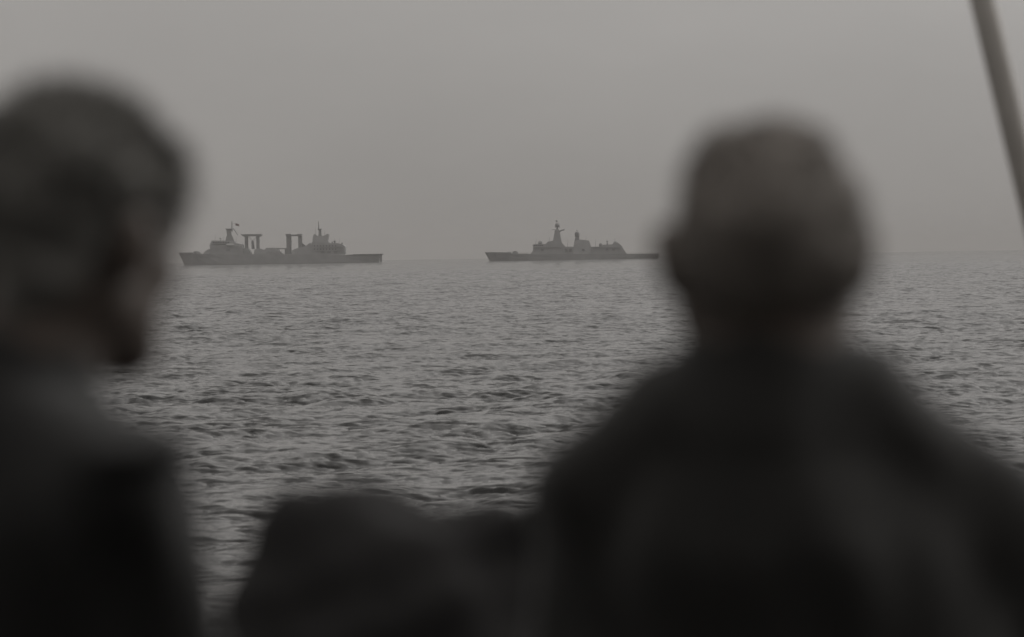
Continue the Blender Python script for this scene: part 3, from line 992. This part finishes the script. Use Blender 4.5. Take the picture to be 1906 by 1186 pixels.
def build_person_right():
    base = at(1427, 560, 2.93)
    t = empty('person', (base.x, base.y, DECK), 0.0)
    tag(t, 'person seen from behind in a black jacket, short hair, ears showing, blurred, at right', 'person', 'people on the boat')
    body, trou, shoe = lower_body()
    sh = {-1: (-0.150, 0.0, 1.380), 1: (0.208, 0.0, 1.352)}
    eb = {-1: (-0.200, 0.01, 1.11), 1: (0.335, 0.02, 1.16)}
    wr = {-1: (-0.205, 0.13, 0.90), 1: (0.31, 0.18, 0.96)}
    head = xf(head_prims(), (0, -0.02, 1.55), yaw=R_(6), off=(0, 0, -0.012))
    body += head
    body += [rc((0, -0.025, 1.42), (0, -0.012, 1.60), 0.074, 0.074, 0.03), rc((0, 0, 1.05), (0, 0.01, 1.32), 0.125, 0.140, 0.05, 0.7),
             rc((-0.09, 0, 1.39), (0.09, 0, 1.39), 0.05, 0.05, 0.04)]
    for sg in (-1, 1):
        body += [rc(sh[sg], eb[sg], 0.048, 0.038, 0.03), rc(eb[sg], wr[sg], 0.037, 0.026, 0.015)]
        body += hand_prims(wr[sg], Vector(wr[sg]) - Vector(eb[sg]), sg)
    b = sdf_mesh('body', body, 0.0052, skin_m, t, smooth_it=1)
    # jacket with collar: rounded sloping shoulders
    jk = [rc((0.0, 0, 0.98), (0.0, 0, 1.30), 0.170, 0.178, 0.05, 0.74),
          rc((-0.055, -0.01, 1.468), (-0.098, -0.005, 1.460), 0.054, 0.052, 0.03),
          rc((-0.098, -0.005, 1.460), (-0.153, 0, 1.400), 0.053, 0.058, 0.03),
          rc((-0.06, -0.01, 1.468), (0.078, -0.01, 1.474), 0.054, 0.052, 0.03),
          rc((0.084, -0.01, 1.474), (0.208, 0, 1.360), 0.056, 0.060, 0.03),
          rc((0, -0.015, 1.36), (0, -0.018, 1.44), 0.125, 0.09, 0.04),
          rc((0, -0.02, 1.46), (0, -0.018, 1.512), 0.084, 0.080, 0.02)]
    for sg in (-1, 1):
        jk += [rc(sh[sg], eb[sg], 0.057, 0.060, 0.03), rc(eb[sg], wr[sg], 0.060, 0.044, 0.02)]
    jk += [rc((0.10, 0.0, 1.32), (0.20, 0.0, 1.04), 0.09, 0.10, 0.04), rc((-0.08, 0.0, 1.30), (-0.14, 0.0, 1.04), 0.09, 0.09, 0.04)]
    jk += [el((0, 0.035, 1.60), (0.06, 0.075, 0.07), 0.015, True)]
    sdf_mesh('jacket', jk, 0.0075, jacket_b, t, lump(3, 26, 0.006))
    sdf_mesh('trousers', trou, 0.008, trouser_m, t, lump(4, 22, 0.006))
    for sg in (-1, 1):
        sdf_mesh('shoe', shoe[sg], 0.006, shoe_m, t)
    # short hair, flat on top
    hr = [el((0, -0.016, 1.664), (0.075, 0.098, 0.082), 0.02), el((-0.002, -0.040, 1.632), (0.087, 0.074, 0.074), 0.03),
          rc((-0.030, -0.02, 1.707), (0.028, -0.02, 1.710), 0.035, 0.034, 0.02),
          el((0, 0.115, 1.62), (0.09, 0.065, 0.075), 0.012, True),
          el((-0.1, 0.0, 1.60), (0.035, 0.035, 0.05), 0.012, True), el((0.1, 0.0, 1.60), (0.035, 0.035, 0.05), 0.012, True)]
    hr = xf(hr, (0, -0.02, 1.55), yaw=R_(6), off=(0, 0, -0.012))
    ho = sdf_mesh('hair', hr, 0.005, hair_g, t, lump(5, 60, 0.006))
    hair_strands(ho, 2600, 0.010, 8)
    for sg in (-1, 1):
        c = Matrix.Rotation(R_(6), 3, 'Z') @ Vector((sg * 0.031, 0.082 + 0.02, 0.091)) + Vector((0, -0.02, 1.538))
        MB().ball(c, 0.0115).build('eye', eye_m, t, True)
    return t

def build_person_left():
    base = at(170, 560, 2.75)
    yaw = R_(-48)
    # neck base sits a little left of the head, which is carried forward
    t = empty('person', (base.x - 0.064, base.y, DECK), yaw)
    tag(t, 'person with tousled hair in a charcoal jacket turned to the right, blurred, at left', 'person', 'people on the boat')
    body, trou, shoe = lower_body()
    sh = {-1: (-0.165, 0.0, 1.430), 1: (0.150, 0.0, 1.435)}
    eb = {-1: (-0.225, 0.03, 1.16), 1: (0.185, 0.060, 1.150)}
    wr = {-1: (-0.17, 0.24, 1.02), 1: (0.13, 0.26, 0.98)}
    HY, HP = R_(8), R_(-9)
    OFF = (0.0, 0.046, 0.006)
    piv = (0, -0.01, 1.56)
    head = xf(head_prims(), piv, yaw=HY, pitch=HP, off=OFF)
    body += head
    body += [rc((0, -0.022, 1.42), (0, 0.030, 1.60), 0.066, 0.058, 0.03), rc((0, 0, 1.05), (0, 0.01, 1.32), 0.122, 0.138, 0.05, 0.7),
             rc((-0.09, 0, 1.39), (0.09, 0, 1.39), 0.05, 0.05, 0.04)]
    for sg in (-1, 1):
        body += [rc(sh[sg], eb[sg], 0.046, 0.036, 0.03), rc(eb[sg], wr[sg], 0.036, 0.026, 0.015)]
        body += hand_prims(wr[sg], Vector(wr[sg]) - Vector(eb[sg]), sg, 0.7)
    sdf_mesh('body', body, 0.0052, skin_m, t, smooth_it=1)
    jk = [rc((0, 0, 0.98), (0, 0.005, 1.30), 0.165, 0.172, 0.05, 0.72),
          rc((-0.07, -0.01, 1.443), (-0.16, 0, 1.41), 0.062, 0.062, 0.05),
          rc((0.07, -0.01, 1.455), (0.15, 0, 1.425), 0.062, 0.062, 0.05),
          rc((0, -0.015, 1.40), (0, -0.015, 1.455), 0.108, 0.080, 0.05),
          rc((0, -0.018, 1.44), (0, -0.006, 1.505), 0.080, 0.071, 0.02)]
    for sg in (-1, 1):
        jk += [rc(sh[sg], eb[sg], 0.048, 0.056, 0.03), rc(eb[sg], wr[sg], 0.056, 0.042, 0.02)]
        jk += [el((sh[sg][0] + sg * 0.030, 0.0, 1.468), (0.044, 0.05, 0.014), 0.016)]     # stiff shoulder seam
    jk += [el((0, 0.075, 1.585), (0.055, 0.075, 0.075), 0.015, True)]
    sdf_mesh('jacket', jk, 0.0075, jacket_a, t, lump(13, 26, 0.006))
    sdf_mesh('trousers', trou, 0.008, trouser_m, t, lump(14, 22, 0.006))
    for sg in (-1, 1):
        sdf_mesh('shoe', shoe[sg], 0.006, shoe_m, t)
    hr = [el((0, -0.014, 1.678), (0.080, 0.090, 0.080), 0.02), el((0, -0.044, 1.645), (0.078, 0.070, 0.078), 0.03),
          el((0.015, 0.062, 1.700), (0.052, 0.032, 0.034), 0.02), el((-0.01, 0.0, 1.742), (0.05, 0.05, 0.026), 0.02),
          el((0, -0.048, 1.600), (0.064, 0.044, 0.060), 0.02),
          el((0, 0.120, 1.615), (0.10, 0.070, 0.082), 0.012, True),
          el((-0.1, 0.0, 1.595), (0.030, 0.032, 0.045), 0.012, True), el((0.1, 0.0, 1.595), (0.030, 0.032, 0.045), 0.012, True)]
    hr = xf(hr, piv, yaw=HY, pitch=HP, off=OFF)
    ho = sdf_mesh('hair', hr, 0.005, hair_m, t, lump(15, 55, 0.007))
    hair_strands(ho, 3200, 0.020, 18, zmin=1.64)
    M = Matrix.Rotation(HY, 3, 'Z') @ Matrix.Rotation(HP, 3, 'X')
    for sg in (-1, 1):
        c = M @ (Vector((sg * 0.031, 0.082, 1.641)) - Vector(piv)) + Vector(piv) + Vector(OFF)
        MB().ball(c, 0.0115).build('eye', eye_m, t, True)
    return t

def build_bundle():
    """canvas-covered deck gear standing between the two people"""
    d = 3.42
    c = at(660, 1000, d)
    t = empty('covered_gear', (c.x, d, DECK))
    tag(t, 'dark rounded two-humped bundle standing low between the two people, out of focus', 'gear')
    k = d / 6000
    def Q(px, py): 
        p = at(px, py, d); return (p.x - c.x, p.z - DECK)
    pr = []
    def lobe(px, py, r, py2, r2, px2=None, dy=0.0):
        a = Q(px, py); b = Q(px2 or px, py2)
        pr.append(rc((a[0], dy, a[1]), (b[0], dy, b[1]), r, r2, 0.035))
    lobe(600, 1022, 0.060, 1300, 0.12, 610)
    lobe(680, 1014, 0.060, 1300, 0.12, 690)
    lobe(553, 998, 0.028, 1100, 0.06, 560)
    lobe(925, 1020, 0.046, 1350, 0.085, 905, -0.02)
    lobe(1020, 1015, 0.046, 1350, 0.08, 1020, -0.03)
    lobe(1110, 1010, 0.046, 1350, 0.08, 1120, -0.03)
    lobe(800, 1080, 0.066, 1350, 0.09, 790, -0.02)
    z1 = Q(700, 1350)[1]
    pr.append(rc((0.06, 0, z1), (0.06, 0, 0.12), 0.21, 0.25, 0.05, 0.8))
    sdf_mesh('canvas_cover', pr, 0.008, canvas_m, t, lump(23, 30, 0.012), 2)
    MB().box(-0.22, 0.34, -0.24, 0.24, 0.0, 0.12, 0.02, 0.02).build('base', hull_paint, t)
    mb = MB()
    n = 40
    for i in range(n):
        a0, a1 = 2 * math.pi * i / n, 2 * math.pi * (i + 1) / n
        mb.tube((0.06 + 0.245 * math.cos(a0), 0.2 * math.sin(a0), 0.6), (0.06 + 0.245 * math.cos(a1), 0.2 * math.sin(a1), 0.6), 0.008, n=6)
    mb.build('cord', cord_m, t, True)
    return t

build_person_right()
build_person_left()
build_bundle()
